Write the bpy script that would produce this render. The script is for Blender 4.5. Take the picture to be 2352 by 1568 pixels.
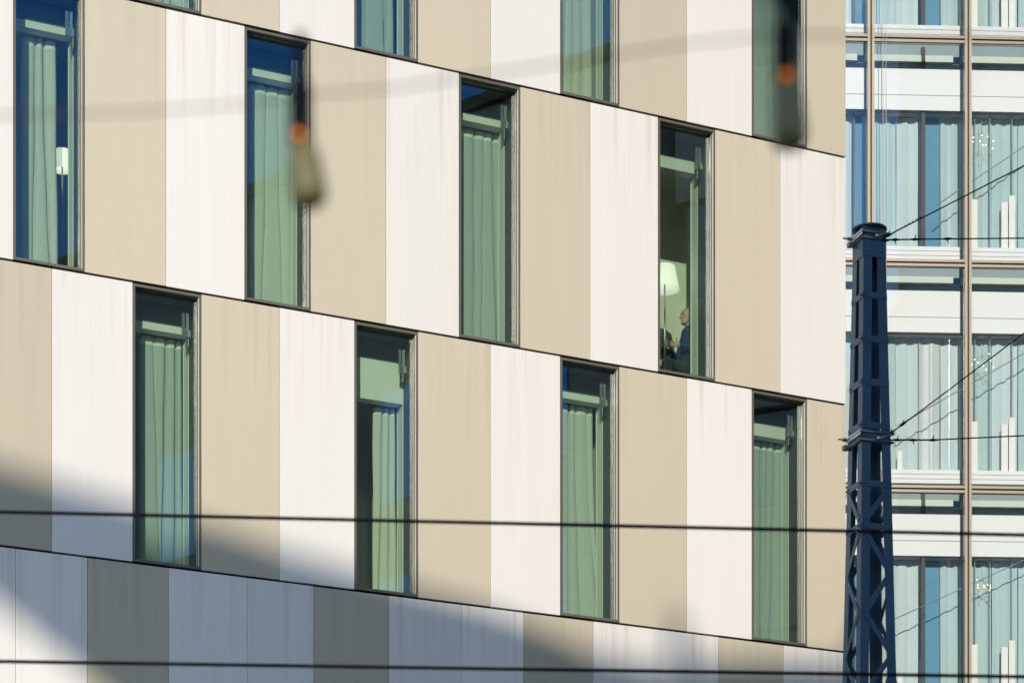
import bpy, bmesh, math, random
from mathutils import Vector, Matrix

R = math.radians
rnd = random.Random(7)
for o in list(bpy.data.objects):
    bpy.data.objects.remove(o)
scene = bpy.context.scene
col = scene.collection

# ------------------------------------------------------------------ camera, light
F, YH, CX = 6000.0, 3011.0, 1176.0          # survey of the photograph: focal length, horizon, centre (2352 px wide)
CAMZ = 1.7
cam = bpy.data.cameras.new('camera')
cam.sensor_width = 36.0
cam.lens = F / 2352 * 36.0
cam.shift_y = (YH - 784) / 2352
cam.clip_start, cam.clip_end = 0.1, 3000
cam.dof.use_dof = True
cam.dof.focus_distance = 32.5
cam.dof.aperture_fstop = 4.0
cam.dof.aperture_blades = 0
cam_ob = bpy.data.objects.new('camera', cam)
col.objects.link(cam_ob)
cam_ob.location = (0, 0, CAMZ)
cam_ob.rotation_euler = (R(90), 0, 0)
scene.camera = cam_ob

SUN_AZ, SUN_EL = R(-1.5), R(20)                # azimuth measured from -Y, negative = towards -X
hsun = Vector((math.sin(SUN_AZ), -math.cos(SUN_AZ), 0))
vsun = Vector((hsun.x * math.cos(SUN_EL), hsun.y * math.cos(SUN_EL), math.sin(SUN_EL)))
world = bpy.data.worlds.new('World')
scene.world = world
world.use_nodes = True
wn = world.node_tree
sky = wn.nodes.new('ShaderNodeTexSky')
sky.sky_type = 'NISHITA'
sky.sun_disc = False
sky.sun_elevation = SUN_EL
sky.sun_rotation = math.atan2(vsun.x, vsun.y)
sky.air_density = 1.2
sky.dust_density = 0.2
sky.ozone_density = 4.0
bg = wn.nodes['Background']
bg.inputs['Strength'].default_value = 0.15
wn.links.new(sky.outputs[0], bg.inputs[0])
sl = bpy.data.lights.new('sun', 'SUN')
sl.energy = 2.4
sl.angle = R(0.53)
sl.color = (1.0, 0.915, 0.765)
sun = bpy.data.objects.new('sun', sl)
col.objects.link(sun)
sun.rotation_euler = vsun.to_track_quat('Z', 'Y').to_euler()
vs = scene.view_settings
vs.view_transform = 'Standard'
vs.look = 'None'
vs.exposure = 0.64
vs.gamma = 1.0
vs.use_curve_mapping = False
scene.cycles.max_bounces = 10
scene.cycles.transparent_max_bounces = 24
scene.cycles.glossy_bounces = 5
scene.cycles.diffuse_bounces = 4
scene.cycles.caustics_reflective = False
scene.cycles.caustics_refractive = False

# ------------------------------------------------------------------ helpers
def tag(o, label=None, cat=None, group=None, kind=None):
    if label: o['label'] = label
    if cat: o['category'] = cat
    if group: o['group'] = group
    if kind: o['kind'] = kind
    return o

def empty(name, loc=(0, 0, 0), rz=0.0):
    o = bpy.data.objects.new(name, None)
    col.objects.link(o)
    o.location = loc
    o.rotation_euler = (0, 0, rz)
    o.empty_display_size = 0.2
    return o

class MB:
    """collects simple shapes for ONE mesh object"""
    def __init__(s):
        s.bm = bmesh.new()
    def box(s, a, b, mi=0):
        x0, y0, z0 = a; x1, y1, z1 = b
        v = [s.bm.verts.new(p) for p in ((x0,y0,z0),(x1,y0,z0),(x1,y1,z0),(x0,y1,z0),(x0,y0,z1),(x1,y0,z1),(x1,y1,z1),(x0,y1,z1))]
        for q in ((0,3,2,1),(4,5,6,7),(0,1,5,4),(1,2,6,5),(2,3,7,6),(3,0,4,7)):
            f = s.bm.faces.new([v[i] for i in q]); f.material_index = mi
        return s
    def quad(s, pts, mi=0):
        f = s.bm.faces.new([s.bm.verts.new(p) for p in pts]); f.material_index = mi
        return s
    def prism(s, pts, off, mi=0):
        """closed prism of polygon pts moved by vector off"""
        off = Vector(off)
        a = [s.bm.verts.new(p) for p in pts]
        b = [s.bm.verts.new(Vector(p) + off) for p in pts]
        s.bm.faces.new(a).material_index = mi
        s.bm.faces.new(b[::-1]).material_index = mi
        n = len(a)
        for i in range(n):
            s.bm.faces.new((a[i], b[i], b[(i+1) % n], a[(i+1) % n])).material_index = mi
        return s
    def tube(s, pts, r, n=8, mi=0, caps=True, smooth=True):
        pts = [Vector(p) for p in pts]
        rs = r if isinstance(r, (list, tuple)) else [r] * len(pts)
        rings = []
        for i, p in enumerate(pts):
            t = (pts[min(i+1, len(pts)-1)] - pts[max(i-1, 0)]).normalized()
            u = t.cross(Vector((0, 0, 1)))
            if u.length < 1e-3: u = t.cross(Vector((0, 1, 0)))
            u.normalize(); w = t.cross(u).normalized()
            rings.append([s.bm.verts.new(p + (u*math.cos(2*math.pi*k/n) + w*math.sin(2*math.pi*k/n))*rs[i]) for k in range(n)])
        for a, b in zip(rings, rings[1:]):
            for k in range(n):
                f = s.bm.faces.new((a[k], a[(k+1) % n], b[(k+1) % n], b[k])); f.material_index = mi; f.smooth = smooth
        if caps:
            s.bm.faces.new(rings[0][::-1]).material_index = mi
            s.bm.faces.new(rings[-1]).material_index = mi
        return s
    def lathe(s, prof, n=24, c=(0, 0, 0), mi=0, tilt=None, smooth=True):
        """prof: list of (r, z); closed at ends where r == 0"""
        c = Vector(c); rings = []
        M = tilt or Matrix.Identity(3)
        for r, z in prof:
            if r < 1e-6: rings.append([s.bm.verts.new(c + M @ Vector((0, 0, z)))])
            else: rings.append([s.bm.verts.new(c + M @ Vector((r*math.cos(2*math.pi*k/n), r*math.sin(2*math.pi*k/n), z))) for k in range(n)])
        for a, b in zip(rings, rings[1:]):
            for k in range(n):
                k2 = (k+1) % n
                if len(a) == 1 and len(b) == 1: continue
                if len(a) == 1: q = (a[0], b[k2], b[k])
                elif len(b) == 1: q = (a[k], a[k2], b[0])
                else: q = (a[k], a[k2], b[k2], b[k])
                f = s.bm.faces.new(q); f.material_index = mi; f.smooth = smooth
        return s
    def grid(s, fn, nu, nv, mi=0, smooth=True):
        vs_ = [[s.bm.verts.new(fn(i/nu, j/nv)) for j in range(nv+1)] for i in range(nu+1)]
        for i in range(nu):
            for j in range(nv):
                f = s.bm.faces.new((vs_[i][j], vs_[i+1][j], vs_[i+1][j+1], vs_[i][j+1])); f.material_index = mi; f.smooth = smooth
        return s
    def build(s, name, mat, parent=None, bevel=0.0, normals=True, loc=None):
        if normals: bmesh.ops.recalc_face_normals(s.bm, faces=s.bm.faces[:])
        if bevel:
            bmesh.ops.bevel(s.bm, geom=[e for e in s.bm.edges], offset=bevel, segments=1, affect='EDGES', profile=0.5)
        me = bpy.data.meshes.new(name)
        off = Vector(loc) if loc else None
        if off is not None:
            bmesh.ops.translate(s.bm, verts=s.bm.verts[:], vec=-off)
        s.bm.to_mesh(me); s.bm.free()
        for m in (mat if isinstance(mat, (list, tuple)) else [mat]): me.materials.append(m)
        o = bpy.data.objects.new(name, me)
        col.objects.link(o)
        if off is not None: o.location = off
        if parent: o.parent = parent
        return o

# ------------------------------------------------------------------ materials
def new_mat(name):
    m = bpy.data.materials.new(name); m.use_nodes = True
    nt = m.node_tree
    return m, nt, nt.nodes['Principled BSDF'], nt.nodes['Material Output']

def plain(name, c, rough=0.6, metal=0.0, var=0.06, scale=6.0, spec=0.5):
    m, nt, p, out = new_mat(name)
    p.inputs['Roughness'].default_value = rough
    p.inputs['Metallic'].default_value = metal
    p.inputs['Specular IOR Level'].default_value = spec
    tc = nt.nodes.new('ShaderNodeTexCoord')
    nz = nt.nodes.new('ShaderNodeTexNoise'); nz.inputs['Scale'].default_value = scale; nz.inputs['Detail'].default_value = 4
    nt.links.new(tc.outputs['Object'], nz.inputs['Vector'])
    mx = nt.nodes.new('ShaderNodeMix'); mx.data_type = 'RGBA'
    mx.inputs[6].default_value = (*[max(0, v*(1-var)) for v in c], 1)
    mx.inputs[7].default_value = (*[min(1, v*(1+var)) for v in c], 1)
    nt.links.new(nz.outputs['Fac'], mx.inputs[0])
    nt.links.new(mx.outputs[2], p.inputs['Base Color'])
    return m

def panel_mat(name, c, stain, metal, rough, streak, spec=0.5, aniso=0.0):
    """brushed, weathered metal cladding: fine vertical streaks, run-off stains, panel-to-panel variation"""
    m, nt, p, out = new_mat(name)
    L = nt.links.new
    p.inputs['Metallic'].default_value = metal
    p.inputs['Specular IOR Level'].default_value = spec
    if aniso:            # vertical brushing spreads the sheen sideways
        p.inputs['Anisotropic'].default_value = aniso
        tg = nt.nodes.new('ShaderNodeCombineXYZ')
        tg.inputs[0].default_value, tg.inputs[1].default_value = math.cos(R(25.1129)), math.sin(R(25.1129))
        L(tg.outputs[0], p.inputs['Tangent'])
    tc = nt.nodes.new('ShaderNodeTexCoord'); oi = nt.nodes.new('ShaderNodeObjectInfo')
    sh = nt.nodes.new('ShaderNodeVectorMath'); sh.operation = 'ADD'
    mul = nt.nodes.new('ShaderNodeVectorMath'); mul.operation = 'SCALE'
    cmb = nt.nodes.new('ShaderNodeCombineXYZ')
    for k in range(3): L(oi.outputs['Random'], cmb.inputs[k])
    L(cmb.outputs[0], mul.inputs[0]); mul.inputs['Scale'].default_value = 57.0
    L(tc.outputs['Object'], sh.inputs[0]); L(mul.outputs[0], sh.inputs[1])
    def noise(sc, scale, detail):
        mp = nt.nodes.new('ShaderNodeMapping'); mp.inputs['Scale'].default_value = sc
        L(sh.outputs[0], mp.inputs[0])
        n = nt.nodes.new('ShaderNodeTexNoise'); n.inputs['Scale'].default_value = scale; n.inputs['Detail'].default_value = detail
        L(mp.outputs[0], n.inputs['Vector'])
        return n
    fine = noise((45, 1, 0.8), 1.0, 5)
    broad = noise((5, 1, 0.22), 1.0, 3)
    runs = noise((11, 1, 0.3), 1.0, 4)
    def ramp(src, lo, hi):
        r = nt.nodes.new('ShaderNodeMapRange'); r.inputs[1].default_value = lo; r.inputs[2].default_value = hi
        L(src, r.inputs[0]); return r
    # brightness factor
    a = ramp(fine.outputs['Fac'], 0.3, 0.7); a.inputs[3].default_value = 1 - streak; a.inputs[4].default_value = 1 + streak
    b = ramp(broad.outputs['Fac'], 0.3, 0.7); b.inputs[3].default_value = 1 - streak*0.9; b.inputs[4].default_value = 1 + streak*0.6
    rr = ramp(oi.outputs['Random'], 0, 1); rr.inputs[3].default_value = 0.94; rr.inputs[4].default_value = 1.035
    m1 = nt.nodes.new('ShaderNodeMath'); m1.operation = 'MULTIPLY'; L(a.outputs[0], m1.inputs[0]); L(b.outputs[0], m1.inputs[1])
    m2 = nt.nodes.new('ShaderNodeMath'); m2.operation = 'MULTIPLY'; L(m1.outputs[0], m2.inputs[0]); L(rr.outputs[0], m2.inputs[1])
    # run-off stain, strongest just under the upper edge
    sp = nt.nodes.new('ShaderNodeSeparateXYZ'); L(tc.outputs['Object'], sp.inputs[0])
    top = ramp(sp.outputs['Z'], 0.1, 1.64); top.inputs[3].default_value = 0.06; top.inputs[4].default_value = 0.65
    rn = ramp(runs.outputs['Fac'], 0.5, 0.72)
    ms = nt.nodes.new('ShaderNodeMath'); ms.operation = 'MULTIPLY'; L(top.outputs[0], ms.inputs[0]); L(rn.outputs[0], ms.inputs[1])
    mix = nt.nodes.new('ShaderNodeMix'); mix.data_type = 'RGBA'
    mix.inputs[6].default_value = (*c, 1); mix.inputs[7].default_value = (*stain, 1)
    L(ms.outputs[0], mix.inputs[0])
    sc = nt.nodes.new('ShaderNodeVectorMath'); sc.operation = 'SCALE'
    L(mix.outputs[2], sc.inputs[0]); L(m2.outputs[0], sc.inputs['Scale'])
    L(sc.outputs[0], p.inputs['Base Color'])
    ro = ramp(fine.outputs['Fac'], 0.3, 0.7); ro.inputs[3].default_value = rough - 0.02; ro.inputs[4].default_value = rough + 0.02
    L(ro.outputs[0], p.inputs['Roughness'])
    bp = nt.nodes.new('ShaderNodeBump'); bp.inputs['Strength'].default_value = 0.05; bp.inputs['Distance'].default_value = 0.02
    L(broad.outputs['Fac'], bp.inputs['Height']); L(bp.outputs[0], p.inputs['Normal'])
    return m

def glass_mat(name, tint, ior=1.5, gain=1.0, rough=0.0, wav=0.0):
    """flat pane: Fresnel mix of a clear tinted transmission and a mirror reflection"""
    m = bpy.data.materials.new(name); m.use_nodes = True
    nt = m.node_tree; nt.nodes.clear(); L = nt.links.new
    out = nt.nodes.new('ShaderNodeOutputMaterial')
    tr = nt.nodes.new('ShaderNodeBsdfTransparent'); tr.inputs[0].default_value = (*tint, 1)
    gl = nt.nodes.new('ShaderNodeBsdfGlossy'); gl.inputs['Roughness'].default_value = rough
    fr = nt.nodes.new('ShaderNodeFresnel'); fr.inputs[0].default_value = ior
    g = nt.nodes.new('ShaderNodeMath'); g.operation = 'MULTIPLY'; g.inputs[1].default_value = gain; g.use_clamp = True
    L(fr.outputs[0], g.inputs[0])
    mx = nt.nodes.new('ShaderNodeMixShader')
    L(g.outputs[0], mx.inputs[0]); L(tr.outputs[0], mx.inputs[1]); L(gl.outputs[0], mx.inputs[2]); L(mx.outputs[0], out.inputs[0])
    if wav:
        tc = nt.nodes.new('ShaderNodeTexCoord'); oi = nt.nodes.new('ShaderNodeObjectInfo')
        n = nt.nodes.new('ShaderNodeTexNoise'); n.noise_dimensions = '4D'
        n.inputs['Scale'].default_value = 0.55; n.inputs['Detail'].default_value = 1
        mu = nt.nodes.new('ShaderNodeMath'); mu.operation = 'MULTIPLY'; mu.inputs[1].default_value = 40
        L(oi.outputs['Random'], mu.inputs[0]); L(mu.outputs[0], n.inputs['W'])
        L(tc.outputs['Object'], n.inputs['Vector'])
        b = nt.nodes.new('ShaderNodeBump'); b.inputs['Strength'].default_value = 1.0; b.inputs['Distance'].default_value = wav
        L(n.outputs['Fac'], b.inputs['Height']); L(b.outputs[0], gl.inputs['Normal'])
    return m

def emit_mat(name, c, s):
    m, nt, p, out = new_mat(name)
    p.inputs['Base Color'].default_value = (*c, 1)
    p.inputs['Emission Color'].default_value = (*c, 1)
    p.inputs['Emission Strength'].default_value = s
    return m

M = {
 'white': panel_mat('white_cladding', (0.76, 0.728, 0.705), (0.60, 0.51, 0.46), 0.0, 0.5, 0.017),
 'tan': panel_mat('champagne_cladding', (0.478, 0.432, 0.352), (0.40, 0.355, 0.275), 0.8, 0.72, 0.013, 0.4, 0.7),
 'frame': plain('window_frame_metal', (0.13, 0.12, 0.098), 0.5, 0.2),
 'frame_light': plain('pale_jamb_metal', (0.72, 0.66, 0.6), 0.4, 0.1),
 'gasket': plain('brown_gasket', (0.09, 0.05, 0.035), 0.7),
 'joint': plain('dark_joint', (0.025, 0.018, 0.014), 0.9),
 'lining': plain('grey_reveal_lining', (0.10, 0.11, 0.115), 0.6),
 'plaster': plain('white_plaster', (0.78, 0.78, 0.72), 0.8),
 'room': plain('room_wall_paint', (0.62, 0.62, 0.58), 0.9),
 'room_pale': plain('pale_room_paint', (0.78, 0.77, 0.64), 0.9),
 'carpet': plain('light_wood_floor', (0.42, 0.36, 0.28), 0.6),
 'curtain': plain('curtain_cloth', (0.56, 0.58, 0.55), 0.95, 0, 0.08, 14),
 'curtain_grey': plain('grey_curtain_cloth', (0.44, 0.48, 0.47), 0.95, 0, 0.08, 14),
 'curtain_cream': plain('cream_curtain_cloth', (0.62, 0.62, 0.54), 0.95, 0, 0.08, 14),
 'hem': plain('curtain_heading', (0.74, 0.76, 0.72), 0.95),
 'glass': glass_mat('green_window_glass', (0.86, 0.945, 0.885), 1.55, 1.7, 0.0, 0.0),
 'glass2': glass_mat('curtain_wall_glass', (0.968, 0.988, 0.993), 1.5, 1.25, 0.0, 0.002),
 'steel': plain('brushed_steel', (0.4, 0.4, 0.39), 0.3, 0.9),
 'bronze': plain('champagne_mullion', (0.25, 0.215, 0.17), 0.4, 0.2),
 'bronze_dark': plain('bronze_gap', (0.07, 0.045, 0.03), 0.6),
 'spandrel': plain('white_spandrel', (0.86, 0.86, 0.90), 0.45, 0, 0.03, 2),
 'spandrel_green': plain('pale_green_strip', (0.62, 0.70, 0.62), 0.5),
 'grey_strip': plain('slate_strip', (0.24, 0.31, 0.35), 0.5),
 'blue_wall': plain('blue_blind', (0.16, 0.38, 0.58), 0.7),
 'sheer': plain('grey_green_sheer', (0.66, 0.80, 0.81), 0.9, 0, 0.06, 3),
 'sheer_light': plain('pale_sheer', (0.82, 0.90, 0.92), 0.9, 0, 0.06, 3),
 'post': plain('black_post', (0.008, 0.01, 0.01), 0.5),
 'bright': plain('white_reflection_strip', (0.85, 0.85, 0.85), 0.4),  # white of the imitated reflections and the whitened sheer; wall plate shares it
 'mast': plain('dark_blue_mast_paint', (0.045, 0.090, 0.145), 0.33, 0.1, 0.3, 3.0),
 'mast_band': plain('galvanised_band', (0.20, 0.19, 0.19), 0.4, 0.6),
 'wire': plain('black_wire', (0.006, 0.006, 0.008), 0.9, 0, 0.05, 6, 0.15),
 'cord': plain('beige_cord', (0.5, 0.4, 0.3), 0.8),
 'rubber': plain('black_rubber', (0.004, 0.004, 0.005), 0.8, 0, 0.05, 6, 0.12),
 'amber': plain('smoked_olive_glass', (0.16, 0.135, 0.045), 0.45, 0, 0.2, 30),
 'ember': emit_mat('orange_filament', (1.0, 0.25, 0.01), 0.55),
 'bulb': emit_mat('warm_bulb', (1.0, 0.62, 0.32), 2.5),
 'shade': emit_mat('lit_cream_lamp_shade', (0.86, 0.83, 0.74), 0.6),
 'leather': plain('navy_leather', (0.012, 0.025, 0.05), 0.28, 0, 0.2),
 'knit': plain('navy_knit', (0.006, 0.040, 0.12), 0.95, 0, 0.25, 40),
 'shirt': plain('pale_shirt', (0.45, 0.47, 0.48), 0.9),
 'trouser': plain('dark_trouser_cloth', (0.03, 0.035, 0.045), 0.95),
 'skin': plain('skin', (0.50, 0.31, 0.24), 0.5, 0, 0.08, 20),
 'hair': plain('grey_stubble', (0.42, 0.35, 0.30), 0.9, 0, 0.25, 120),
 'eye': plain('dark_eye', (0.03, 0.025, 0.02), 0.3),
 'shoe': plain('black_shoe', (0.015, 0.015, 0.015), 0.4),
 'concrete': plain('concrete', (0.36, 0.35, 0.33), 0.9, 0, 0.15, 1.5),
 'wing_pale': plain('pale_wing_panel', (0.38, 0.39, 0.40), 0.7),
 'wing_glass': plain('blue_coated_glazing', (0.10, 0.34, 0.62), 0.05, 1.0, 0.1, 0.4),
 'wing_strip': plain('grey_wing_glazing', (0.22, 0.27, 0.30), 0.1, 0.3, 0.1, 0.4),
 'ground': plain('street_paving', (0.06, 0.06, 0.06), 0.9, 0, 0.25, 0.3),
 'wood': plain('dark_wood', (0.05, 0.04, 0.03), 0.5),
}

# ------------------------------------------------------------------ hotel frame of reference
PHI = R(25.1129)
P0 = Vector((-1.16124, 32.25675, 0))
DH = Vector((math.cos(PHI), math.sin(PHI), 0))       # along the facade
NI = Vector((-math.sin(PHI), math.cos(PHI), 0))      # into the building
def at(u, v, Y):
    return Vector(((u-CX)/F*Y, Y, CAMZ + (YH-v)/F*Y))
def loc(u, v, d=0.0):
    """survey point (u, v) of the photograph on the plane d metres behind the facade -> facade coordinates (x, z)"""
    ray = Vector(((u-CX)/F, 1, 0))
    t = ((P0 + NI*d).dot(NI)) / ray.dot(NI)
    p = ray * t
    return (p - P0).dot(DH), CAMZ + (YH-v)/F*t
def hworld(x, y, z=0.0):
    return P0 + DH*x + NI*y + Vector((0, 0, z))

hotel = tag(empty('hotel', P0, PHI), 'hotel facade of staggered white and beige metal panels with tall narrow windows', 'building')
JZ = {0: 17.107, 1: 13.807, 2: 10.507, 3: 7.207}    # lower edge of each storey row
H = 3.3
X0, X1 = -7.0, 6.208
WW = 0.842

# ground
g = MB().box((-400, -400, -0.5), (400, 400, 0)).build('ground', M['ground'])
tag(g, kind='structure')

panels = []
def panel(x0, x1, z0, z1, kind):
    g = 0.0025
    a, b = x0 + g, x1 - g
    c = ((a+b)/2, 0.02, (z0+z1)/2)
    m = MB().box((a, rnd.uniform(-0.002, 0.002), z0+0.009), (b, 0.04, z1-0.015))
    o = m.build('cladding_panel', M[kind], hotel, bevel=0.003, loc=c)
    return o

windows = []
for row in (0, 1, 2):
    step, start = ((2.8095, -5.063) if row == 1 else (2.800, -3.640))
    z0 = JZ[row]; z1 = z0 + H
    for k in range(-2, 5):
        w = start + step*k
        parts = [(w, w+WW, 'win'), (w+WW, w+1.828, 'tan'), (w+1.828, w+step, 'white')]
        for a, b, kd in parts:
            if b > X1 and a < X1 - 0.05: b = X1
            if a >= X1 - 0.05 or b < X0 + 0.05: continue
            if kd == 'white' and X1 - b < 0.10: b = X1
            if kd == 'win':
                if a < X0: continue
                windows.append((row, a))
            else:
                panel(max(a, X0), b, z0, z1, kd)
z0 = JZ[3]
for k in range(-2, 5):
    w = -4.188 + 2.816*k
    for a, b, kd in ((w, w+0.985, 'tan'), (w+0.985, w+1.966, 'white'), (w+1.966, w+2.816, 'white')):
        if b > X1 and a < X1 - 0.05: b = X1
        if a >= X1 - 0.05 or b < X0 + 0.05: continue
        panel(max(a, X0), b, z0, z0+H, kd)

# wall behind the cladding (between the windows), base and top of the building, gable
wl = MB()
for row in (0, 1, 2):
    xs = sorted(a for r, a in windows if r == row)
    edges = [X0] + [q for a in xs for q in (a-0.0, a+WW)] + [X1-0.012]
    z0 = JZ[row]
    for a, b in zip(edges[::2], edges[1::2]):
        if b - a > 0.02: wl.box((a, 0.055, z0+0.003), (b, 0.40, z0+H-0.003))
wl.box((X0, 0.055, JZ[3]), (X1-0.012, 0.40, JZ[3]+H-0.003))
wl.build('wall', M['joint'], hotel)
MB().box((X0, -0.01, 0), (X1, 0.4, JZ[3]-0.02)).build('base_wall', M['concrete'], hotel)
MB().box((X0, 0.0, JZ[0]+H+0.012), (X1, 0.4, JZ[0]+H+1.0)).build('parapet', M['white'], hotel)
MB().box((X1-0.01, 0.05, 0), (X1, 5.5, JZ[0]+H+0.9)).build('gable_wall', M['tan'], hotel)
MB().box((X0, 5.5, 0), (X1, 5.6, JZ[0]+H+0.9)).box((X0-0.1, 0.0, 0), (X0, 5.6, JZ[0]+H+0.9)).build('rear_wall', M['concrete'], hotel)
MB().box((X0, 0.4, JZ[0]+H+0.6), (X1-0.012, 5.5, JZ[0]+H+0.8)).build('roof', M['concrete'], hotel)

# ------------------------------------------------------------------ hotel windows
# per window: header top below window head, header height, curtain from/to (fraction of opening), curtain drop, name of look
SPEC = {}
def spec(row, idx, **k): SPEC[(row, idx)] = k
spec(0, 0, cur=(306, 428), lab='curtain in the leftmost top row window, only its hem in view')
spec(0, 1, cur=(812, 906), lab='gathered curtain in the second window of the top row')
spec(0, 2, cur=(1280, 1361), lab='curtain in the top row window above the lamp and seated man')
spec(0, 3, cur=(1718, 1797), lab='curtain in the top row window behind the right hanging bulb')
spec(1, 0, cur=(48, 130), lab='half open curtain with deep folds beside a lamp shade at the left')
spec(1, 1, cur=(571, 671), lab='curtain with pleated heading in the window behind the left hanging bulb')
spec(1, 2, cur=(1052, 1151), lab='smooth wide curtain filling the middle row window left of the man with lamp')
spec(1, 3, hh=0.15, cur=None)
spec(2, 0, cur=(322, 417), lab='curtain in the lower row window crossed by the shadow edge at left')
spec(2, 1, hh=0.50, cur=(858, 911), lab='short narrow curtain hanging under the tall pale lintel')
spec(2, 2, cur=(1286, 1363), lab='pale curtain swept aside at its foot, second window from the right in the lower row')
spec(2, 3, hh=0.16, cur=(1724, 1803), lab='pale even curtain in the lower right window nearest the mast')

def window(row, idx, w):
    sp = SPEC[(row, idx)]
    z0, z1 = JZ[row] + 0.012, JZ[row] + H - 0.022
    a, b = w + 0.004, w + WW - 0.004
    ft = 0.028
    m = MB()
    m.box((a, -0.004, z0), (a+0.024, 0.098, z1))
    m.box((b-ft+0.004, -0.004, z0), (b, 0.098, z1))
    m.box((a+0.024, -0.004, z1-ft-0.006), (b-ft+0.004, 0.098, z1))
    m.box((a+0.024, -0.004, z0), (b-ft+0.004, 0.098, z0+ft+0.006))
    fr = m.build('window', M['frame'], hotel, bevel=0.002)
    ia, ib, iz0, iz1 = a+0.024, b-ft+0.004, z0+ft+0.006, z1-ft-0.006
    # pane
    MB().box((ia+0.001, 0.084, iz0+0.001), (ib-0.001, 0.096, iz1-0.001)).build('pane', M['glass'], fr, loc=((ia+ib)/2, 0.12, (iz0+iz1)/2))
    # pale jamb strips with brown gaskets between them
    MB().box((ib-0.006, 0.004, iz0+0.001), (ib-0.0005, 0.034, iz1-0.001)).build('jamb_strip', M['frame_light'], fr)
    MB().box((ib-0.009, 0.047, iz0+0.001), (ib-0.0005, 0.080, iz1-0.001)).build('jamb_strip', M['frame_light'], fr)
    MB().box((ib-0.012, 0.0345, iz0+0.001), (ib-0.0006, 0.0465, iz1-0.001)).build('gasket', M['gasket'], fr)
    # reveal lining from the frame to the inner wall
    m = MB()
    m.box((a-0.02, 0.099, z0-0.02), (a+0.004, 0.45, z1+0.02))
    m.box((b-0.004, 0.099, z0-0.02), (b+0.02, 0.45, z1+0.02))
    m.box((a+0.004, 0.099, z1-0.004), (b-0.004, 0.45, z1+0.02))
    m.box((a+0.004, 0.099, z0-0.02), (b-0.004, 0.45, z0+0.02))
    m.build('reveal_lining', M['lining'], fr)
    # inner frame of white plaster: header and right jamb, left jamb
    ht, hh = 0.25, sp.get('hh', 0.085)
    top = z1 - ht
    m = MB()
    m.box((a+0.004, 0.452, top-hh), (b-0.004, 0.60, top))
    m.box((b-0.016, 0.452, z0+0.021), (b-0.004, 0.60, top-hh-0.001))
    m.box((a+0.004, 0.452, z0+0.021), (a+0.05, 0.60, top-hh-0.001))
    m.build('inner_frame', M['plaster'], fr)
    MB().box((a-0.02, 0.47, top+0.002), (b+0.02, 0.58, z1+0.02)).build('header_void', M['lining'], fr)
    # bracket with bolts near the upper right corner
    m = MB()
    bx = b - 0.165; bz = z1 - 0.36
    m.box((bx, 0.22, bz), (bx+0.035, 0.235, bz+0.20))
    m.box((bx+0.05, 0.22, bz), (bx+0.085, 0.235, bz+0.20))
    m.box((bx, 0.19, bz-0.09), (bx+0.045, 0.235, bz-0.01))
    m.box((bx+0.052, 0.19, bz-0.09), (bx+0.095, 0.235, bz-0.01))
    for q in (0.018, 0.068):
        m.lathe([(0, -0.01), (0.011, -0.008), (0.011, 0.0)], 8, (bx+q, 0.215, bz+0.06), tilt=Matrix.Rotation(R(90), 3, 'X'))
    m.build('bracket', M['steel'], fr)
    # room behind
    wide = 1.6 if (row, idx) == (1, 3) else 0.25
    dep = 1.85 if (row, idx) == (1, 3) else 2.2
    rx0, rx1, ry0, ry1, rz0, rz1 = a-0.25, b+wide, 0.602, dep, z0-0.005, z1+0.02
    pm = 'room_pale' if (row, idx) == (1, 3) else 'room'
    m = MB()
    m.quad([(rx0,ry1,rz0),(rx1,ry1,rz0),(rx1,ry1,rz1),(rx0,ry1,rz1)])
    m.quad([(rx0,ry0,rz0),(rx0,ry1,rz0),(rx0,ry1,rz1),(rx0,ry0,rz1)])
    m.quad([(rx1,ry0,rz0),(rx1,ry1,rz0),(rx1,ry1,rz1),(rx1,ry0,rz1)])
    m.quad([(rx0,ry0,rz1),(rx1,ry0,rz1),(rx1,ry1,rz1),(rx0,ry1,rz1)])
    m.quad([(rx0,ry0,rz0),(a+0.03,ry0,rz0),(a+0.03,ry0,rz1),(rx0,ry0,rz1)])
    m.quad([(b-0.03,ry0,rz0),(rx1,ry0,rz0),(rx1,ry0,rz1),(b-0.03,ry0,rz1)])
    m.quad([(a+0.03,ry0,top-0.01),(b-0.03,ry0,top-0.01),(b-0.03,ry0,rz1),(a+0.03,ry0,rz1)])
    m.quad([(rx0,ry0,rz0),(rx1,ry0,rz0),(rx1,ry1,rz0),(rx0,ry1,rz0)], 1)
    m.build('room_wall', [M[pm], M['carpet']], hotel)
    # curtain: a thing of its own hanging on a rail
    if sp.get('cur'):
        f0, f1 = sp['cur']
        r2 = random.Random(row*10+idx)
        cd = 0.64
        # opening as seen on the curtain plane
        oa, ob = a + 0.02, b - 0.05
        c0, c1 = loc(f0, 800, cd)[0], loc(f1, 800, cd)[0]
        ctop = top - hh - 0.025
        cbot = z0 + 0.035
        n = max(3, int((c1-c0)/0.12))
        ph = [r2.uniform(0, 6.28) for _ in range(6)]
        edges_ = [0.0]
        for i in range(n): edges_.append(edges_[-1] + r2.uniform(0.45, 1.6))
        edges_ = [e/edges_[-1] for e in edges_]
        drift = [r2.uniform(-0.6, 0.6)/n for _ in edges_]; drift[0] = drift[-1] = 0
        bow = [r2.uniform(0.6, 2.2) for _ in edges_]
        deep = [r2.choice((0.25, 0.6, 1.0, 1.0)) for _ in edges_]
        tilt_ = [r2.uniform(-0.022, 0.022) for _ in edges_]
        sweep = 0.16 if (row, idx) == (2, 2) else r2.uniform(0.0, 0.03)
        FS = (0.0, 0.035, 0.075, 0.16, 0.35, 0.6, 0.82, 0.925, 0.965)
        P = len(FS)
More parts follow.
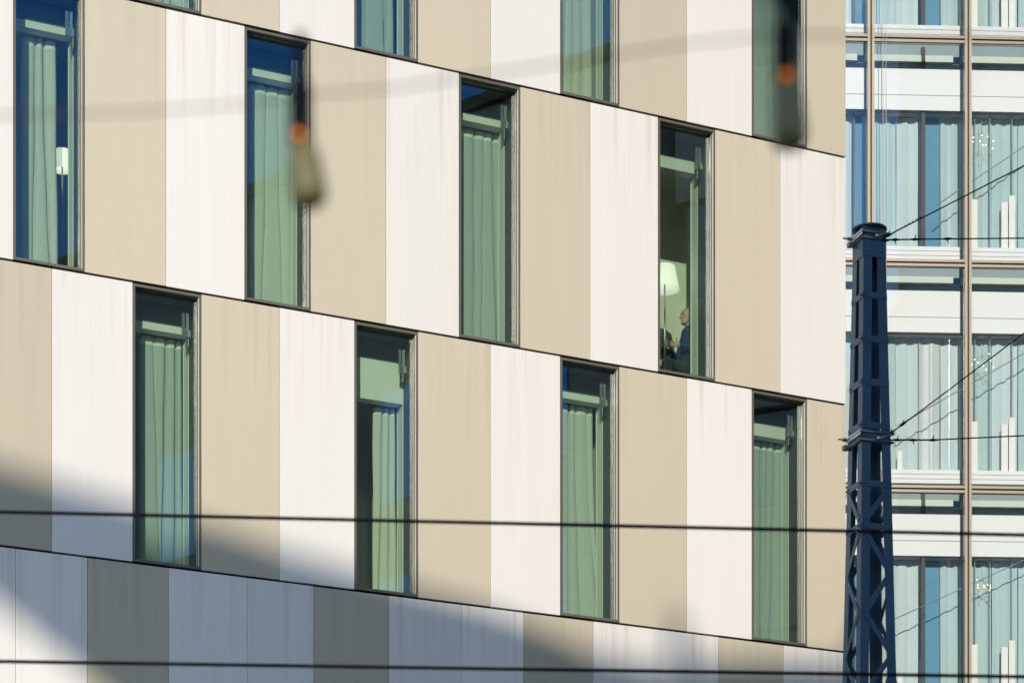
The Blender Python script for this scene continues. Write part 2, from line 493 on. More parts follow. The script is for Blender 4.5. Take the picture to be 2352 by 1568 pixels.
        def cfn(i, t):
            k = min(i // P, n-1); f = FS[i % P] if i < n*P else 1.0
            dr = 1 - t
            e0, e1 = edges_[k] + drift[k]*dr**bow[k], edges_[k+1] + drift[k+1]*dr**bow[k+1]
            x = c0 + (c1-c0)*(e0 + (e1-e0)*f)
            w = (c1-c0)*(e1-e0)
            d0, d1 = f*w, (1-f)*w
            y = cd + 0.055*(deep[k]*math.exp(-(d0/0.012)**2) + deep[k+1]*math.exp(-(d1/0.012)**2))
            y += -0.007*math.sin(math.pi*f) + tilt_[k]*(f-0.5) + 0.005*math.sin(9*t+k)
            q = e0 + (e1-e0)*f
            x += -sweep*dr**2.2*(1-q)*0.0 + sweep*dr**2.0*q + 0.003*math.sin(14*t + k*1.7)
            z = cbot + (ctop-cbot)*t
            if t > 0.999: z += 0.022*math.sin(math.pi*f) + 0.5*tilt_[k]
            return hworld(x, y, z)
        ts = [0, .04, .12, .2, .3, .4, .5, .6, .7, .8, .9, .965, .97, .985, 1.0]
        base = hworld((c0+c1)/2, cd, cbot)
        m = MB()
        m.bm.verts.ensure_lookup_table()
        vv = [[m.bm.verts.new(cfn(i, t)) for t in ts] for i in range(n*P+1)]
        for i in range(n*P):
            for j in range(len(ts)-1):
                f = m.bm.faces.new((vv[i][j], vv[i+1][j], vv[i+1][j+1], vv[i][j+1])); f.smooth = True
                f.material_index = 1 if ts[j] >= .97 else 0
        o = m.build('curtain', [M[('curtain', 'curtain_grey', 'curtain_cream')[(row*2 + idx) % 3]], M['hem']], None, loc=base)
        tag(o, sp['lab'], 'curtain', 'curtains behind the hotel windows')
    return fr

cnt = {}
spec(0, -1, cur=(-300, -90), lab='curtain just outside the left picture edge, top row')
spec(2, -1, cur=(-300, -90), lab='curtain just outside the left picture edge, lower row')
for row, a in sorted(windows):
    i = cnt.get(row, 0 if row == 1 else -1); cnt[row] = i + 1
    if (row, i) in SPEC: window(row, i, a)

# ------------------------------------------------------------------ glass curtain-wall building
GA = R(2.5)
GD = Vector((math.cos(GA), math.sin(GA), 0)); GN = Vector((-math.sin(GA), math.cos(GA), 0))
G0 = at(2000, 0, 40.7); G0.z = 0
gb = tag(empty('glass_building', G0, GA), 'glass curtain wall building with champagne mullions and white floor bands behind the dark mast', 'building')
def gw(x, y, z): return G0 + GD*x + GN*y + Vector((0, 0, z))
MODULE = 1.527
TZ = [CAMZ + (YH-v)/F*40.85 for v in (1645, 1128, 611, 99, -414)]      # transom heights, bottom to top
bays = range(-2, 4)
gx0, gx1 = -2*MODULE, 3.9
def gbox(a, b, name, mat, bevel=0.0, parent=None, loc=None):
    return MB().box(a, b).build(name, mat, parent or gb, bevel=bevel, loc=loc)
zlo, zhi = TZ[0], TZ[-1]
for k in bays:
    x = k*MODULE
    if x > gx1: continue
    m = MB()
    for s in (-1, 1): m.box((x+s*0.034-0.020, -0.03, zlo), (x+s*0.034+0.020, 0.06, zhi))
    m.box((x-0.0139, 0.03, zlo), (x+0.0139, 0.05, zhi), 1)
    m.build('mullion', [M['bronze'], M['bronze_dark']], gb)
for z in TZ:
    for k in bays:
        a = k*MODULE + 0.0565; b = min((k+1)*MODULE - 0.0565, gx1)
        if b - a < 0.1: continue
        m = MB()
        m.box((a, -0.026, z+0.014), (b, 0.06, z+0.055)); m.box((a, -0.026, z-0.055), (b, 0.06, z-0.014))
        m.box((a, 0.03, z-0.0139), (b, 0.05, z+0.0139), 1)
        m.build('transom', [M['bronze'], M['bronze_dark']], gb)
ID = 0.55       # depth of the cavity between the two skins
for si, (zb, zt) in enumerate(zip(TZ, TZ[1:])):
    h = zt - zb
    Z = lambda f: zt - f*h + 0.19
    for k in bays:
        x = k*MODULE; xe = min(x + MODULE, gx1)
        if xe - x < 0.3: continue
        MB().box((x+0.057, 0.015, zb+0.057), (xe-0.057, 0.028, zt-0.057)).build('glass_pane', M['glass2'], gb, loc=((x+xe)/2, 0.02, (zb+zt)/2))
        # stack of bands on the inner skin
        a, b = x + 0.004, xe - 0.004
        gbox((a, ID, Z(0.055)), (b, ID+0.08, Z(0.0)), 'slab_edge', M['grey_strip'])
        gbox((a, ID-0.05, Z(0.088)), (b-0.12, ID+0.05, Z(0.056)), 'light_strip', M['spandrel_green'])
        gbox((a, ID, Z(0.125)), (b, ID+0.08, Z(0.0885)), 'slate_strip', M['grey_strip'])
        gbox((a, ID-0.10, Z(0.243)), (b, ID+0.05, Z(0.1255)), 'spandrel_panel', M['spandrel'], 0.002)
        gbox((a, ID-0.10, Z(0.312)), (b, ID+0.05, Z(0.2455)), 'spandrel_panel', M['spandrel'], 0.002)
        for q in range(3):
            gbox((a, ID-0.08, Z(0.985-0.021*q)), (b, ID+0.05, Z(0.9665-0.021*q)), 'sill_slat', M['spandrel'])
        # inner glazing with rooms behind it
        gbox((a, ID+0.02, Z(0.92)), (b, ID+0.03, Z(0.315)), 'inner_pane', M['glass2'])
        gbox((a, ID+2.6, Z(0.96)), (b, ID+2.65, Z(0.30)), 'room_wall', M['blue_wall'])
    gbox((gx0, ID+0.09, Z(0.31)), (gx1, ID+2.6, Z(0.10)), 'floor_slab', M['spandrel'])
gbox((gx0, ID+2.7, 0), (gx1, ID+3.0, zhi+3), 'core_wall', M['concrete'])
gbox((gx0, 0.0, 0), (gx1, 0.3, zlo-0.07), 'base_wall', M['concrete'])
gbox((gx0, 0.0, zhi+0.07), (gx1, 0.3, zhi+3), 'parapet', M['spandrel'])
gbox((gx0-0.3, 0.0, 0), (gx0, ID+3.0, zhi+3), 'side_wall', M['concrete'])

# what stands behind the inner glazing: posts, blinds, sheers
def xg(u): return (u-2000)/F*40.85 + 0.105      # allows for the depth of the cavity
place = ['beside the hotel corner', 'in the bay behind the mast', 'in the right hand bay']
level = ['lowest storey', 'storey behind the lower collar', 'storey at mast head', 'top storey']
def sheer(u0, u1, z0, z1, mat, lab, seed, amp=0.018, d=0.16):
    a, b = xg(u0), xg(u1)
    r2 = random.Random(seed)
    n = max(6, int((b-a)/0.03)); ph = r2.uniform(0, 6)
    fr = r2.uniform(24, 38)
    def fn(q, t):
        x = a + (b-a)*q
        y = ID + d + amp*(math.sin(fr*x+ph) + 0.6*math.sin(2.3*fr*x+2*ph)*(1-0.3*t)) + 0.01*math.sin(5*t+ph)
        return gw(x, y, z0 + (z1-z0)*t)
    c = gw((a+b)/2, ID+d, z0)
    o = MB().grid(fn, n, 6).build('sheer_curtain', mat, None, loc=c)
    return tag(o, lab, 'curtain', 'sheer curtains in the glass building')
for si, (zb, zt) in enumerate(zip(TZ, TZ[1:])):
    h = zt - zb
    Z = lambda f: zt - f*h + 0.19
    w0, w1 = Z(0.925), Z(0.31)
    L4 = level[si]
    # left bay
    sheer(1925, 1947+12, w0, w1, M['sheer_light'], 'pale narrow curtain by the hotel corner, ' + L4, si*7+1)
    gbox((xg(1960), ID+0.10, w0), (xg(1965), ID+0.2, w1), 'post', M['post'])
    gbox((xg(1966), ID+0.18, w0), (xg(1988), ID+0.2, w1), 'blue_blind', M['blue_wall'])
    sheer(1990, 2000, w0, w1, M['sheer_light'], 'thin pale curtain strip left of the first mullion, ' + L4, si*7+2)
    # middle bay
    sheer(2001, 2062, w0, w1, M['sheer'], 'grey green sheer curtain left of the black post, ' + L4, si*7+3)
    sheer(2063, 2114, w0, w1, M['sheer_light'], 'pale blue sheer curtain touching the black post, ' + L4, si*7+4)
    if si != 1:
        gbox((xg(2116), ID-0.06, Z(0.95)), (xg(2125), ID+0.012, Z(0.02)), 'post', M['post'])
        gbox((xg(2126), ID+0.18, w0), (xg(2166), ID+0.2, w1), 'blue_blind', M['blue_wall'])
    else:
        sheer(2115, 2166, w0, w1, M['bright'], 'sheer curtain whitened to stand for reflected glare in the storey behind the lower collar', 91)  # cloth whitened to imitate the blown-out glare on this storey
    sheer(2167, 2224, w0, w1, M['sheer_light'] if si == 1 else M['sheer'], 'grey sheer curtain right of the deep blue blind, ' + L4, si*7+5)  # paler cloth in the one storey where glare is put into the colour
    # right bay
    sheer(2226, 2287, w0, w1, M['sheer'], 'grey green sheer curtain behind the hanging light bulbs, ' + L4, si*7+6)
    sheer(2288, 2348, w0, w1, M['sheer_light'] if si % 2 else M['sheer'], 'long sheer curtain at the right picture edge, ' + L4, si*7+7)
    sheer(2350, 2440, w0, w1, M['sheer'], 'sheer curtain just past the right picture edge, ' + L4, si*7+8)
    for u in (2243, 2278, 2330):
        gbox((xg(u), ID+0.031, w0), (xg(u)+0.012, ID+0.05, w1), 'glazing_bar', M['grey_strip'])
    # tall white strips added to imitate reflections in the glass
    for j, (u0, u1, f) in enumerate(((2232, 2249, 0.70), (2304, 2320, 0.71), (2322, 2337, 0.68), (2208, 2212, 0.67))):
        gbox((xg(u0), ID-0.03, w0-0.02), (xg(u1), ID+0.012, Z(f)), 'white_reflection_strip', M['bright'], 0.004)
    if si in (0, 1):
        gbox((xg(2061), ID-0.02, Z(0.92)), (xg(2073), ID+0.012, Z(0.835)), 'wall_plate', M['bright'], 0.003)
    # chandelier of small bulbs in the cavity
    if si < 3:
        cx, cz = xg(2252) , Z(0.43)
        ch = tag(empty('chandelier', gw(cx, 0.33, cz)), 'cluster of tiny warm bulbs hanging behind the right glass bay, ' + L4, 'chandelier', 'chandeliers in the glass building')
        sm = MB().tube([(0, 0, 0), (0, 0, Z(0.32)-cz)], 0.003, 5)
        r2 = random.Random(si)
        for q in range(9):
            p = Vector((r2.uniform(-0.15, 0.20), r2.uniform(-0.10, 0.10), r2.uniform(-0.2, 0.04)))
            sm.tube([(0, 0, 0.02), p], 0.0015, 4)
            MB().lathe([(0, -0.011), (0.009, -0.005), (0.009, 0.005), (0, 0.011)], 8, p).build('bulb', M['bulb'], ch)
        sm.build('stem', M['steel'], ch)
# slanting rods added in the cavity to imitate mirrored lines, one per storey
for (u0, v0), (u1, v1) in (((2150, 472), (2440, 278)), ((2060, 978), (2440, 761)), ((2054, 1421), (2440, 1246))):
    m = MB()
    for dv, r in ((0, 0.008),):
        a, b = at(u0, v0+dv, 40.95), at(u1, v1+dv, 41.15)
        m.tube([Matrix.Rotation(-GA, 3, 'Z') @ (p - G0) for p in (a, b)], r, 6)
    m.build('slanting_reflection', M['grey_strip'], gb)
# cords hanging down the glass
for i, u in enumerate((2027, 2034)):
    p = at(u, 0, 40.55)
    o = MB().tube([(p.x, p.y, 26), (p.x+0.01, p.y, 18), (p.x, p.y, 8), (p.x, p.y, 0)], 0.007, 6).build('hanging_cord', M['cord'])
    o.parent = gb; o.matrix_parent_inverse = (Matrix.Translation(G0) @ Matrix.Rotation(GA, 4, 'Z')).inverted()

# wing of the glass building along the right side of the street (seen mirrored in the windows)
WA = Vector((8.81, 29, 0)); WB = Vector((11.9, 41.2, 0))
wd = (WB-WA).normalized(); wlen = (WB-WA).length
wn_ = Vector((wd.y, -wd.x, 0))                     # away from the street
def ww(x, y, z): return WA + wd*x + wn_*y + Vector((0, 0, z)) - G0
def wbox(m, a, b, mi=0):
    (x0, y0, z0), (x1, y1, z1) = a, b
    m.prism([Matrix.Rotation(-GA, 3, 'Z') @ ww(x, y, z0) for x, y in ((x0, y0), (x1, y0), (x1, y1), (x0, y1))], (0, 0, z1-z0), mi)
wm = MB(); wbox(wm, (0, 0.3, 0), (wlen, 8, TZ[-1]+3.0)); wm.build('wing_wall', M['concrete'], gb)
for j in range(-4, 5):
    z = TZ[3] + 3.51*(j-1)
    if z < 0: continue
    m = MB(); wbox(m, (0, 0.0, z-1.95), (wlen, 0.29, z-0.04)); m.build('wing_spandrel', M['wing_pale'], gb)
    m = MB(); wbox(m, (0, 0.12, z+0.0), (wlen, 0.29, z+1.50)); m.build('wing_glazing', M['wing_strip'], gb)
    m = MB()
    q = 0.0
    while q < wlen:
        wbox(m, (q, 0.02, z+0.001), (q+0.10, 0.119, z+1.49)); q += 3.1
    m.build('wing_mullion', M['bronze_dark'], gb)

# low building further down the street, mirrored in the left windows
sb = tag(empty('street_building', (9.3, 18.5, 0)), 'pale low building across the street, seen only as reflection in the left windows', 'building')
MB().box((0, -9, 0), (9, 9.6, 22.6)).build('wall', M['wing_pale'], sb)
MB().box((-0.15, -9.2, 22.6), (9.2, 9.6, 22.8)).build('ledge', M['bronze_dark'], sb)
MB().box((0.1, -9, 22.8), (9, 9.6, 31)).build('added_unseen_blue_mirror', M['wing_glass'], sb)  # unseen blue mirror added to deepen the blue reflected in the left windows
for i in range(5):
    for j in range(6):
        MB().box((-0.03, -8+j*2.9, 2.6+i*3.4), (-0.001, -6.6+j*2.9, 4.6+i*3.4)).build('window', M['wing_glass'], sb)

# ------------------------------------------------------------------ neighbouring building behind the viewer: casts the soft shadow
PC = P0 + DH*1.0
TE = math.tan(SUN_EL)
lat = Vector((-hsun.y, hsun.x, 0))
DCAST = 60.0
def cast(p):
    t = DCAST - (p - PC).dot(hsun)
    q = p + hsun*t
    q.z = p.z + t*TE
    return q
def fpt(u, v):
    x, z = loc(u, v); return hworld(x, 0, z)
def gpt(u, v):
    p = at(u, v, 41.0); return p
upper = [(-604, 889), (0, 1066), (300, 1156), (460, 1197), (650, 1262), (820, 1312), (965, 1352), (1130, 1398), (1250, 1445), (1363, 1497), (1500, 1525), (1650, 1512), (1800, 1512), (1943, 1520)]
poly = [cast(fpt(*q)) for q in upper]
poly += [cast(gpt(u, v)) for u, v in ((2000, 1700), (2352, 1720), (2800, 1740))]
end = poly[-1]
poly += [end + lat*6*(1 if (end-poly[0]).dot(lat) > 0 else -1) + Vector((0, 0, -0.3))]
low = [cast(fpt(u, v)) for u, v in ((1300, 2468), (500, 1804), (215, 1568), (0, 1390))]
poly += [Vector((poly[-1].x, poly[-1].y, 0)), Vector((low[0].x, low[0].y, 0))] + low
nb = tag(empty('neighbouring_building', (PC + hsun*DCAST)), 'neighbouring building behind the viewer whose pointed roof shades the lower facade', 'building')
org = PC + hsun*DCAST
MB().prism([p - org for p in poly], vsun*2.5).build('gable_slab', M['concrete'], nb)
# chimney whose blurred shadow falls on the lower right panels
c0 = cast(fpt(1543, 1530)) - org; c1 = cast(fpt(1583, 1530)) - org; tp = cast(fpt(1543, 1405)) - org
sd = (c1-c0); sd.z = 0
MB().prism([c0 - Vector((0,0,0.3)), c0 + sd - Vector((0,0,0.3)), Vector((c0.x+sd.x, c0.y+sd.y, tp.z)), Vector((c0.x, c0.y, tp.z))], vsun*0.5).build('chimney', M['concrete'], nb)

# ------------------------------------------------------------------ lattice mast
MY = 25.0
def mz(v): return CAMZ + (YH-v)/F*MY
mast_x = (1996.5-CX)/F*MY
MT = R(18.6)
mast = tag(empty('lattice_mast', (mast_x, MY, 0), MT), 'dark blue riveted steel lattice mast with round cap in front of the glass building', 'mast')
ZT = mz(531)
def half(z): return MY/28*(0.252 + (ZT - z)*(0.425-0.252)/(mz(540)-mz(1567)))/2
FL = 0.092; TH = 0.009
def leg(sx, sy):
    m = MB()
    for z0, z1 in ((0, ZT),):
        def P(z, dx, dy): h = half(z); return Vector((sx*(h-dx), sy*(h-dy), z))
        for prof in (((0,0),(FL,0),(FL,TH),(0,TH)), ((0,TH),(TH,TH),(TH,FL),(0,FL))):
            lo = [m.bm.verts.new(P(z0, dx, dy)) for dx, dy in prof]; hi = [m.bm.verts.new(P(z1, dx, dy)) for dx, dy in prof]
            m.bm.faces.new(lo); m.bm.faces.new(hi)
            for i in range(4): m.bm.faces.new((lo[i], lo[(i+1) % 4], hi[(i+1) % 4], hi[i]))
    return m.build('leg', M['mast'], mast)
for sx in (-1, 1):
    for sy in (-1, 1): leg(sx, sy)
def face_pt(side, x, z, out):
    """point on a mast face: x = -1..1 across the face"""
    h = half(z); d = h + out
    return {0: Vector((x*h, -d, z)), 1: Vector((-d, -x*h, z)), 2: Vector((-x*h, d, z)), 3: Vector((d, x*h, z))}[side]
def strip(side, xa, za, xb, zb, wid, name, t=0.006):
    """flat bar riveted on a face between two points (measured on the face)"""
    a, b = face_pt(side, xa, za, 0.0005), face_pt(side, xb, zb, 0.0005)
    ax = (b-a).normalized()
    nrm = {0: Vector((0,-1,0)), 1: Vector((-1,0,0)), 2: Vector((0,1,0)), 3: Vector((1,0,0))}[side]
    sd = ax.cross(nrm).normalized()*wid/2
    m = MB().prism([a-sd, a+sd, b+sd, b-sd], nrm*t)
    return m.build(name, M['mast'], mast)
bat = [(552, 612), (683, 697), (783, 797), (882, 897), (981, 995), (1001, 1028), (1115, 1129), (1213, 1227)]
z_ = mz(1240)
for side in range(4):
    for v0, v1 in bat:
        zc, w = mz((v0+v1)/2), (v1-v0)/F*MY
        strip(side, -0.94, zc, 0.94, zc, w if w < 0.2 else 0.16, 'batten')
    zz = [1130, 1210, 1232, 1325, 1418, 1512, 1605, 1700, 1795]
    sgn = 1 if side in (0, 2) else -1
    strip(side, 0.72*sgn, mz(1134), -0.72*sgn, mz(1206), 0.05, 'brace', 0.008)
    for i in range(2, len(zz)-1):
        s = sgn if i % 2 == 0 else -sgn
        strip(side, -0.75*s, mz(zz[i]), 0.75*s, mz(zz[i+1]), 0.05, 'brace', 0.008)
    v = 1795
    i = 0
    while mz(v) > 0.6:
        s = sgn if i % 2 == 0 else -sgn
        nv = v + 110
        strip(side, -0.8*s, mz(v), 0.8*s, max(0.1, mz(nv)), 0.055, 'brace', 0.008); v = nv; i += 1
# rivet heads along the battens
rv = MB()
for side in (0, 1):
    for v0, v1 in bat[1:]:
        for x in (-0.88, -0.70, 0.70, 0.88):
            p = face_pt(side, x, mz((v0+v1)/2), 0.008)
            rv.lathe([(0, 0.008), (0.008, 0.004), (0.009, -0.003)], 6, p, tilt=Matrix.Rotation(R(90), 3, 'X' if side == 0 else 'Y'))
rv.build('rivets', M['mast'], mast)
# head plates and cap
h = half(ZT)
MB().lathe([(0, 0.0), (0.166, 0.0), (0.169, 0.003), (0.169, 0.013), (0.165, 0.016), (0, 0.022)], 32, (0, 0, ZT+0.001)).build('cap', M['mast'], mast)
for side in range(4):
    nrm = [(0,-1),(-1,0),(0,1),(1,0)][side]
    a, b = face_pt(side, -0.33, ZT-0.09, -0.012), face_pt(side, 0.33, ZT-0.002, -0.012)
    m = MB()
    lo, hi = Vector([min(a[i], b[i]) for i in range(3)]), Vector([max(a[i], b[i]) for i in range(3)])
    for i in range(2):
        if hi[i]-lo[i] < 0.012: lo[i] -= 0.003; hi[i] += 0.003
    m.box(lo, hi).build('head_plate', M['mast'], mast)
# collars: two pairs of flat bands with threaded rods
for va, vb in ((545, 559), (1005, 1024)):
    za, zb = mz(va) + 0.0, mz(vb)
    for z, bw in ((za, 0.022), (zb, 0.020)):
        hh = half(z) + 0.012
        m = MB()
        for (p, q) in (((-hh, -hh), (hh+0.02, -hh)), ((hh, -hh), (hh, hh)), ((hh, hh), (-hh, hh)), ((-hh, hh), (-hh, -hh))):
            a, b = Vector((*p, z)), Vector((*q, z))
            m.tube([a, b], 0.011, 6)
        m.build('collar_band', M['mast_band'], mast)
    hh = half(za) + 0.014
    m = MB().box((-hh-0.006, -hh+0.01, za-0.030), (-hh, hh-0.01, za+0.024)).build('collar_plate', M['frame_light'], mast)
    m = MB()
    m.tube([(-hh-0.10, hh-0.03, za), (-hh, hh-0.03, za)], 0.008, 6).tube([(-hh-0.05, hh-0.03, za), (-hh-0.02, hh-0.03, za)], 0.018, 6)
    m.box((-hh-0.05, hh-0.06, zb-0.02), (-hh-0.005, hh-0.005, zb+0.022))
    m.build('threaded_rod', M['mast_band'], mast)
    m = MB().lathe([(0, -0.03), (0.022, -0.026), (0.022, 0.02), (0, 0.026)], 8, (0.02, -hh-0.012, zb+0.02), tilt=Matrix.Rotation(R(90), 3, 'Y'))
    m.tube([(0.0, -hh-0.02, zb+0.01), (0.08, -hh-0.02, zb+0.045), (hh+0.02, -hh-0.01, za+0.01)], 0.007, 6)
    m.build('shackle', M['steel'], mast)

# wires tied to the mast, running to the wing across the street
def stay(pts, lab, barbs, name='span_wire'):
    P = [at(u, v, MY-0.1) for u, v in pts]
    # run on to the wing
    t = (WA.x + (MY-0.1-WA.y)*wd.x/wd.y - P[-1].x) / (P[-1].x - P[-2].x)
    P.append(P[-1] + (P[-1]-P[-2])*t)
    m = MB().tube(P, 0.0065, 6)
    d = (P[1]-P[0]).normalized()
    for q, s in barbs:
        a = P[0] + d*q
        m.tube([a - d*0.035, a, a + d*0.05], [0.007, 0.014, 0.007], 6)
        m.tube([a, a + Vector((0.012, -0.004, 0.042*s))], 0.005, 5)
    for q in range(10):      # twisted tail
        a = P[0] + d*(0.03+0.04*q); b = P[0] + d*(0.05+0.04*q)
        m.tube([a + Vector((0, 0, 0.008)), b - Vector((0, 0, 0.008))], 0.006, 5)
    o = m.build(name, M['wire'], None, loc=P[0])
    return tag(o, lab, 'wire', 'wires tied to the mast')
stay([(2026, 551), (2140, 549), (2352, 547)], 'level wire with twisted ties running right from the mast head', ((0.12, -1), (0.31, 1), (0.62, -1)))
stay([(2030, 547), (2060, 530), (2352, 381)], 'slanting wire rising right from the mast head collar', ((0.05, 1),))
stay([(2036, 1010), (2140, 1010), (2352, 1000)], 'level wire with twisted ties running right from the lower mast collar', ((0.10, 1), (0.25, -1), (0.44, 1)))
stay([(2034, 1003), (2097, 957), (2352, 765)], 'slanting wire rising right from the lower mast collar', ((0.06, 1), (0.2, 1)))

# ------------------------------------------------------------------ overhead wires in front of the facade
for (v0, v1), lab in (((1175, 1228), 'upper of two taut black wires crossing in front of the whole facade'), ((1518, 1553), 'lower taut black wire crossing near the bottom picture edge')):
    Y = 11.4
    a, b = at(0, v0, Y), at(2352, v1, Y)
    d = b - a
    o = MB().tube([a - d*0.7, b + d*0.7], 0.0082, 8).build('overhead_wire', M['wire'], None, loc=a)
    tag(o, lab, 'wire', 'overhead wires')

# ------------------------------------------------------------------ festoon cable and bulbs close to the camera
FY = 2.64
cab = [(-900, 300), (-400, 287), (0, 266), (300, 258), (560, 240), (690, 219), (890, 205), (1050, 182), (1287, 146), (1420, 126), (1575, 102), (1724, 86), (1800, 84), (1943, 82), (2200, 84), (2600, 88), (3200, 80)]
o = MB().tube([at(u, v, FY) for u, v in cab], 0.0012, 8).build('festoon_cable', M['gasket'], None, loc=at(0, 266, FY))
tag(o, 'thin brown festoon cable sagging out of focus across the upper facade', 'cable')
def festoon(u, v, tilt, lab):
    """v = where the cable crosses the socket"""
    base = at(u, v, FY)
    px = FY/F
    bl = tag(empty('hanging_bulb', base), lab, 'light bulb', 'festoon bulbs close to the camera')
    T = Matrix.Rotation(tilt, 3, 'Y')
    m = MB()
    m.lathe([(0, 140*px), (13*px, 140*px), (14*px, 40*px), (22*px, 30*px), (25*px, 10*px), (26*px, 0), (25*px, -30*px), (26*px, -60*px), (28*px, -100*px), (24*px, -122*px), (0, -123*px)], 20)
    m.tube([(-24*px, 0, 2*px), (24*px, 0, -2*px)], 9*px, 8)
    m.build('socket', M['rubber'], bl)
    prof = [(0, 0), (17*px, -2*px), (22*px, -18*px), (31*px, -36*px), (36*px, -62*px), (39*px, -104*px), (42*px, -138*px), (38*px, -162*px), (22*px, -174*px), (0, -178*px)]
    MB().lathe(prof, 28, (0, 0, -84*px), tilt=T).build('glass_bulb', M['amber'], bl)
    MB().lathe([(0, 0), (5*px, 0), (6*px, -36*px), (13*px, -60*px), (15*px, -120*px), (9*px, -140*px), (0, -142*px)], 12, (0, 0, -86*px), tilt=T).build('stem_mount', M['bronze_dark'], bl)
    MB().lathe([(0, 9*px), (6.4*px, 6.4*px), (9*px, 0), (6.4*px, -6.4*px), (0, -9*px)], 12, (0, -46*px, -110*px)).build('filament', M['ember'], bl)
festoon(690, 219, R(-8), 'left out of focus hanging bulb with black socket and orange glow, before a curtained window')
festoon(1803, 84, R(-4), 'right out of focus hanging bulb with black socket and orange glow, near the glass building')

# ------------------------------------------------------------------ lamps, chair and man in the hotel room
def lamp(u, v_top, v_bot, depth, row, lab, rb, rt):
    x, zt = loc(u, v_top, depth); _, zb = loc(u, v_bot, depth)
    fz = JZ[row] + 0.008
    L_ = tag(empty('floor_lamp', hworld(x, depth, fz), PHI), lab, 'lamp', 'floor lamps in hotel rooms')
    zt -= fz; zb -= fz
    MB().lathe([(rb, zb), (rt, zt), (rt-0.004, zt), (rb-0.004, zb), (rb, zb)], 32).build('lamp_shade', M['shade'], L_)
    MB().tube([(0, 0, 0.02), (0, 0, zt-0.04)], 0.011, 10).build('pole', M['steel'], L_)
    MB().lathe([(0, 0), (0.14, 0), (0.14, 0.012), (0.02, 0.022), (0, 0.022)], 24).build('foot', M['steel'], L_)
lamp(1527, 612, 666, 0.80, 1, 'floor lamp with cream conical shade in front of the seated man', 0.195, 0.135)
lamp(143, 346, 392, 1.1, 1, 'pale lamp shade half hidden by the curtain in the leftmost window', 0.115, 0.09)

DM = 1.12
hx, hz = loc(1575, 727, DM)
fz = JZ[1] + 0.008
mx = hx + 0.085
man_base = hworld(mx, DM, fz)
hs = hz - fz                                    # head centre above floor
print('head height', hs, 'x', mx)

def capsule(bm, a, b, ra, rb, n=14):
    a, b = Vector(a), Vector(b)
    t = (b-a); ln = t.length
    t = t.normalized() if ln > 1e-6 else Vector((0, 0, 1))
    u = t.cross(Vector((0, 0, 1)))
    if u.length < 1e-3: u = t.cross(Vector((0, 1, 0)))
    u.normalize(); w = t.cross(u)
    rings = []
    for ang in (-80, -55, -30, 0): rings.append((a + t*ra*math.sin(R(ang)), ra*math.cos(R(ang))))
    for ang in (0, 30, 55, 80): rings.append((b + t*rb*math.sin(R(ang)), rb*math.cos(R(ang))))
    vs2 = [[bm.verts.new(c + (u*math.cos(6.2832*k/n)+w*math.sin(6.2832*k/n))*r) for k in range(n)] for c, r in rings]
    for p, q in zip(vs2, vs2[1:]):
        for k in range(n): bm.faces.new((p[k], p[(k+1) % n], q[(k+1) % n], q[k]))
    bm.faces.new(vs2[0][::-1]); bm.faces.new(vs2[-1])

def fuse(bm, name, mat, parent, voxel, smooth=4, fac=0.5):
    """union of the overlapping shapes as one continuous skin"""
    bmesh.ops.recalc_face_normals(bm, faces=bm.faces[:])
    me = bpy.data.meshes.new('tmp'); bm.to_mesh(me); bm.free()
    o = bpy.data.objects.new('tmp', me); col.objects.link(o)
    r = o.modifiers.new('r', 'REMESH'); r.mode = 'VOXEL'; r.voxel_size = voxel
    s = o.modifiers.new('s', 'SMOOTH'); s.iterations = smooth; s.factor = fac
    dg = bpy.context.evaluated_depsgraph_get()
    m2 = bpy.data.meshes.new_from_object(o.evaluated_get(dg))
    bpy.data.objects.remove(o); bpy.data.meshes.remove(me)
    m2.name = name
    m2.materials.clear(); m2.materials.append(mat)
    m2.polygons.foreach_set('use_smooth', [True]*len(m2.polygons))
    ob = bpy.data.objects.new(name, m2); col.objects.link(ob); ob.parent = parent
    return ob

# the man faces -x of the hotel frame; body coordinates: forward f, side l, up z
def B(f, l, z): return Vector((-f, l, z))
man = tag(empty('person', man_base, PHI), 'bald man in a navy sweater sitting in profile in a dark tub chair', 'person')
hc = hs                      # head centre height
nk = hc - 0.125
def head_bm(bm, grow=0.0, zmin=-9.0):
    """lofted head in profile: (z, front, back, half width)"""
    S = [(-0.118, 0.060, 0.020, 0.020), (-0.108, 0.083, 0.000, 0.036), (-0.085, 0.092, -0.035, 0.052), (-0.060, 0.088, -0.065, 0.060),
         (-0.040, 0.086, -0.082, 0.066), (-0.015, 0.088, -0.094, 0.071), (0.010, 0.088, -0.102, 0.075), (0.035, 0.095, -0.105, 0.077),
         (0.060, 0.090, -0.101, 0.075), (0.083, 0.075, -0.088, 0.066), (0.102, 0.048, -0.062, 0.049), (0.114, 0.012, -0.028, 0.026), (0.117, -0.002, -0.012, 0.008)]
    n = 28; rings = []
    for z, fr, bk, hw in S:
        if z < zmin: continue
        c = (fr+bk)/2; hl = (fr-bk)/2
        ring = []
        for k in range(n):
            a = 2*math.pi*k/n
            ca, sa = math.cos(a), math.sin(a)
            ff = c + (hl+grow)*math.copysign(abs(ca)**0.9, ca); ll = (hw+grow)*math.copysign(abs(sa)**0.9, sa)
            ring.append(bm.verts.new(B(ff+0.055, ll, hc+z+(grow if z > 0.1 else 0))))
        rings.append(ring)
    for p, q in zip(rings, rings[1:]):
        for k in range(n): bm.faces.new((p[k], p[(k+1) % n], q[(k+1) % n], q[k]))
    bm.faces.new(rings[0][::-1]); bm.faces.new(rings[-1])
HF = 0.055
bm = bmesh.new()
head_bm(bm)
